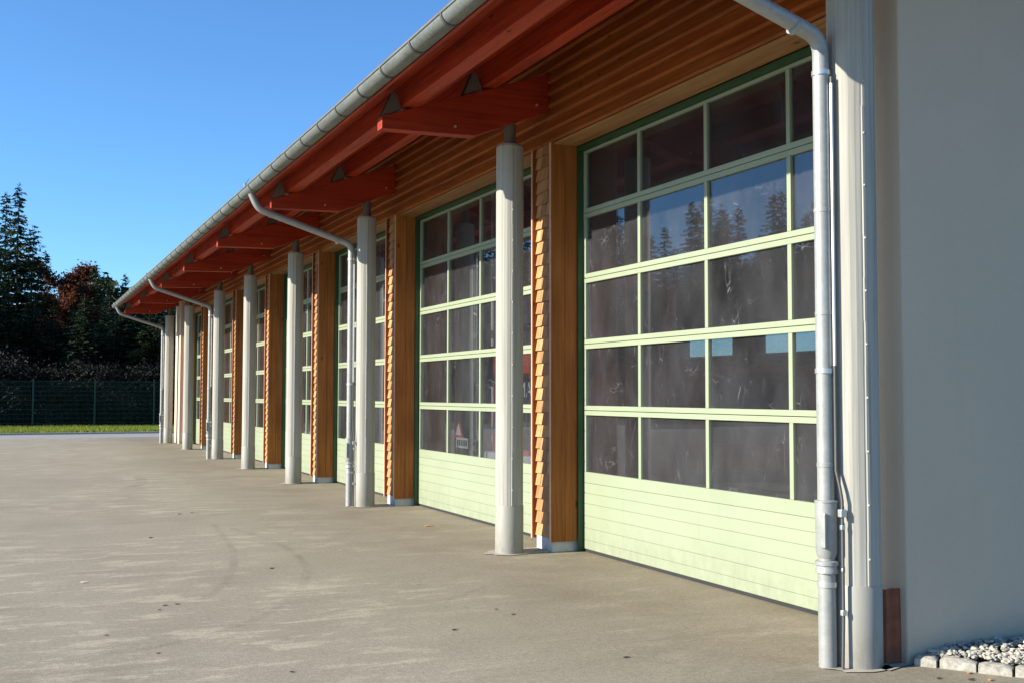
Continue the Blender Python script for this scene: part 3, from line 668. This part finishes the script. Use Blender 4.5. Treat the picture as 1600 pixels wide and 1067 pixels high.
tag(link('grass', np_mesh('grass', V, Fc), 'grass'), 'bright sunlit grass strip between the road and the mesh fence', 'grass', kind='stuff')
# ------------------------------------------------------------------ trees
def spruce_mesh(H, Rmax, seed, bare=.12, dens=1.0):
    r = np.random.default_rng(seed); tris = []
    z = H*bare
    while z < H*.985:
        f = (z/H-bare)/(1-bare); Lb = Rmax*((1-f)**.82)*(.75+.4*r.random()) + .12
        nb = int(5+5*(1-f)*dens); off = r.random()*6.28
        for k in range(nb):
            a = off + k*6.283/nb + r.normal(0, .22); L = Lb*r.uniform(.6, 1.15); droop = r.uniform(.10, .38)*(1-.5*f); zb = z + r.normal(0, .12)
            ca, sa = math.cos(a), math.sin(a); ns = max(3, int(L/.17))
            for j in range(ns):
                t = (j+.4+r.random()*.5)/ns; d = L*t
                pz = zb - droop*L*t**1.3 + .16*L*max(0, t-.6)
                p = np.array([ca*d, sa*d, pz])
                sp = (.15+.30*(1-t))*min(1, L/1.2)*1.25
                for sd in (-1, 1, 0):
                    an = a + sd*r.uniform(.6, 1.15); ln = sp*r.uniform(.7, 1.35) if sd else .22
                    tip = p + np.array([math.cos(an)*ln, math.sin(an)*ln, -r.uniform(.03, .28)*ln - (r.random() < .35)*.12])
                    w_ = r.uniform(.05, .10); q = np.array([-math.sin(an)*w_, math.cos(an)*w_, r.normal(0, .035)])
                    tris += [p+q, p-q, tip]
        z += H*.0145*r.uniform(.75, 1.3)*(1.25-.4*f)
    for k in range(10): 
        a = r.random()*6.28; zz_ = H*(1-.03*r.random()); tris += [np.array([.03, 0, zz_]), np.array([-.03, 0, zz_]), np.array([math.cos(a)*.18, math.sin(a)*.18, zz_+.12])]
    V = np.array(tris); return np_mesh('spruce_crown', V, np.arange(len(V)).reshape(-1, 3))
def trunk_mesh(H, r0, seed, branches=0):
    b = MB(); r = random.Random(seed)
    pts = [(r.uniform(-.06, .06)*(k > 0), r.uniform(-.06, .06)*(k > 0), H*k/8) for k in range(9)]; pts[0] = (0, 0, -.2)
    b.tube(pts, [r0*1.25] + [r0*(1-k/8.3) for k in range(1, 9)], 9)
    for k in range(branches):
        z = H*r.uniform(.12, .6); a = r.random()*6.28; L = r.uniform(.5, 1.4)
        b.tube([(0, 0, z), (math.cos(a)*L, math.sin(a)*L, z-.1*L)], [.03, .008], 5)
    me = bpy.data.meshes.new('trunk'); me.from_pydata(b.v, [], b.f); me.update(); return me
def broad_mesh(H, R, seed, n, lz=.22, leaf=.13):
    r = np.random.default_rng(seed); rr = random.Random(seed); tb = MB()
    tb.tube([(0, 0, -.2), (.05, .05, H*.3), (0, -.08, H*.6), (.05, 0, H*.92)], [.19, .15, .09, .015], 9)
    ends = []
    for k in range(26):
        z = H*rr.uniform(lz, .85); a = rr.random()*6.28; L = R*rr.uniform(.5, 1.0)*math.sin(PI*min(1, (1.05-z/H)*.9))**.6
        m1 = Vector((math.cos(a)*L*.5, math.sin(a)*L*.5, z+L*.3)); e1 = Vector((math.cos(a+.2)*L, math.sin(a+.2)*L, z+L*rr.uniform(.3, .75)))
        tb.tube([(0, 0, z), m1, e1], [.06, .035, .008], 6)
        for t in np.linspace(.25, 1, 7).tolist():
            p = (Vector((0, 0, z))*(1-t)**2 + 2*t*(1-t)*m1 + t*t*e1); ends.append(p)
        for q in range(3):
            s_ = m1.lerp(e1, rr.random()); e2 = s_ + Vector((rr.gauss(0, .5), rr.gauss(0, .5), rr.uniform(.1, .8)))*R*.28; tb.tube([s_, e2], [.02, .005], 5); ends += [s_.lerp(e2, t) for t in (.5, .8, 1)]
    E_ = np.array([tuple(e) for e in ends]); c = E_[r.integers(0, len(E_), n)] + r.normal(0, .22, (n, 3))
    a = r.normal(0, 1, (n, 3)); a /= np.linalg.norm(a, axis=1)[:, None]; b_ = np.cross(a, r.normal(0, 1, (n, 3))); b_ /= np.linalg.norm(b_, axis=1)[:, None]
    s = leaf*r.uniform(.6, 1.3, n)[:, None]
    V = np.stack([c-a*s, c+b_*s*.55, c+a*s, c-b_*s*.55], 1).reshape(-1, 3)
    tm = bpy.data.meshes.new('trunk'); tm.from_pydata(tb.v, [], tb.f); tm.update()
    return tm, np_mesh('crown', V, np.arange(len(V)).reshape(-1, 4))
SP = []
for k, (H, R_, bare) in enumerate(((16, 2.7, .10), (15, 2.3, .22), (14, 2.9, .06), (17, 2.5, .30))):
    cm = spruce_mesh(H, R_, 20+k, bare); cm.materials.append(MT['needle']); tm = trunk_mesh(H, .17, k, 14); tm.materials.append(MT['bark']); SP.append((H, cm, tm))
BE = [broad_mesh(11, 3.2, 5, 38000, leaf=.10), broad_mesh(10, 3.0, 9, 13000), broad_mesh(9, 2.6, 11, 11000)]
for (tm, cm), mt in zip(BE, ('beech', 'broad', 'beech')): cm.materials.append(MT[mt]); tm.materials.append(MT['bark'])
def plant_tree(name, x, y, h, H, cm, tm, label, cat, group, wide=1.0):
    T = empty(name, (x, y, -.03)); tag(T, label, cat, group); s = h/H
    for nm, me in (('trunk', tm), ('crown', cm)):
        o = bpy.data.objects.new(nm, me); COL.objects.link(o); o.parent = T
    T.scale = (s*wide, s*wide, s); T.rotation_euler = (0, 0, random.random()*6.28)
def at_px(px, top, y):        # ground x and height for a tree at depth y whose tip stands at a pixel
    d = Fv + Ri*((px-800)/FPX) - Ui*((top-533.5)/FPX); t = y/d.y
    return CAMP.x+d.x*t, CAMP.z+d.z*t
def spruce_px(px, top, y, v, label='dark green spruce in the dense forest edge behind the mesh fence', group='spruces of the forest edge', wide=1.0):
    x, h = at_px(px, top, y); plant_tree('spruce_tree', x, y, h, SP[v][0], SP[v][1], SP[v][2], label, 'tree', group, wide)
spruce_px(30, 286, 62, 1, 'tallest spruce with a bare lower trunk left of the rust-red beech', None)
spruce_px(10, 300, 66, 0, 'tall spruce close behind the tallest spruce at the forest edge', None)
for px, top, y, v in ((-14, 318, 61, 3), (52, 352, 67, 2), (-45, 330, 63, 0), (72, 392, 72, 0), (150, 408, 68, 2), (196, 428, 70, 0), (172, 436, 64, 1), (222, 452, 66, 3), (128, 436, 66, 2),
                      (250, 440, 69, 1), (280, 450, 64, 2), (310, 440, 70, 0), (345, 445, 66, 1), (-85, 345, 66, 3), (-70, 372, 59, 2), (-5, 410, 58, 2), (205, 500, 60, 2), (240, 505, 61, 0), (275, 490, 60, 2), (40, 480, 60, 2), (160, 510, 61, 2), (95, 440, 74, 3), (60, 430, 78, 1)):
    spruce_px(px, top, y, v, wide=random.uniform(.95, 1.25))
for q_, px in enumerate(range(-60, 330, 24)):
    spruce_px(px + random.uniform(-8, 8), 470 + 26*math.sin(q_*2.1) + random.uniform(-15, 15), 57 + random.uniform(-.8, 1.5), 2, 'low bushy young spruce growing close behind the mesh fence', 'young spruces behind the fence', random.uniform(1.2, 1.6))
for px, top, y, v in ((118, 446, 76, 2), (138, 440, 79, 0), (162, 428, 77, 1), (184, 444, 80, 2), (210, 446, 78, 0), (235, 455, 80, 2)):
    spruce_px(px, top, y, v, wide=1.3)
x, h = at_px(100, 398, 70); plant_tree('beech_tree', x, 70, h, 11*1.03, BE[0][1], BE[0][0], 'rust-red autumn beech standing between the spruces', 'tree', None, 1.0)
x, h = at_px(128, 470, 66); plant_tree('beech_tree', x, 66, h, 9.4, BE[2][1], BE[2][0], 'smaller rust-brown beech in front of the rust-red beech', 'tree', None, 1.05)
for px, top, y in ((215, 520, 57.5), (262, 500, 58.5), (300, 515, 58)):
    x, h = at_px(px, top, y); plant_tree('broadleaf_tree', x, y, h, 10.3, BE[1][1], BE[1][0], 'green broadleaf tree low at the forest edge near the far corner of the building', 'tree', 'broadleaf trees at the forest edge', 1.2)
# the forest edge runs on to the left of the yard: it shows in the gate glass
k = 0
for row, yb in enumerate((60, 66, 73)):
    xx = -16.0 - row*1.3
    while xx > -78:
        yy = yb + random.uniform(-2, 2) + max(0, -xx-30)*.05; h = random.uniform(9.5, 13.5) + row*1.6 + max(0, -xx-30)*.11; v = random.randrange(4)
        if random.random() < .25: plant_tree('broadleaf_tree', xx, yy, h*.85, 10.3, BE[1][1], BE[1][0], 'green broadleaf tree of the forest edge seen mirrored in the gate glass', 'tree', 'broadleaf trees along the side of the yard', 1.2)
        elif random.random() < .12: plant_tree('beech_tree', xx, yy, h*.75, 11.3, BE[0][1], BE[0][0], 'rusty beech of the forest edge seen mirrored in the gate glass', 'tree', 'beeches along the side of the yard', 1.1)
        else: plant_tree('spruce_tree', xx, yy, h, SP[v][0], SP[v][1], SP[v][2], 'dark spruce of the forest edge seen mirrored in the gate glass', 'tree', 'spruces along the side of the yard', random.uniform(1.0, 1.3))
        xx -= random.uniform(1.6, 3.0); k += 1
# undergrowth behind the fence
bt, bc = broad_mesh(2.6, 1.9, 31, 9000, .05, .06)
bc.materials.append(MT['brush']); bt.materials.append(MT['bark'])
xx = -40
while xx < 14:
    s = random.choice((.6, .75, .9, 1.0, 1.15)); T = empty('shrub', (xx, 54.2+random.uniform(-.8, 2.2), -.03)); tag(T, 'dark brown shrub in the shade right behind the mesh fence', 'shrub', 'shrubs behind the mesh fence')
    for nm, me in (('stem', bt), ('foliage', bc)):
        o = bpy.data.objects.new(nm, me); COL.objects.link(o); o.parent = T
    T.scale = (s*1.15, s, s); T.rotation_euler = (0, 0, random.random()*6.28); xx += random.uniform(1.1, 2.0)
# deep wood behind, one dark mass
n = 46000
cx = rng.uniform(-80, 30, n); cyy = rng.uniform(76, 84, n) + np.maximum(0, -cx-30)*.15; hz = (7.5 + 2.0*np.sin(cx*.37) + 1.5*np.sin(cx*1.1+1))
c = np.c_[cx, cyy, rng.random(n)**.9*hz]
a = rng.normal(0, 1, (n, 3)); a /= np.linalg.norm(a, axis=1)[:, None]; b_ = np.cross(a, rng.normal(0, 1, (n, 3))); b_ /= np.linalg.norm(b_, axis=1)[:, None]; s = rng.uniform(.25, .55, n)[:, None]
V = np.stack([c-a*s, c+b_*s*.5, c+a*s, c-b_*s*.5], 1).reshape(-1, 3)
tag(link('deep_wood', np_mesh('deep_wood', V, np.arange(len(V)).reshape(-1, 4)), 'needle'), 'dark mass of forest deep behind the trees at the edge', 'forest', kind='stuff')
S.cycles.max_bounces = 8; S.cycles.transparent_max_bounces = 16
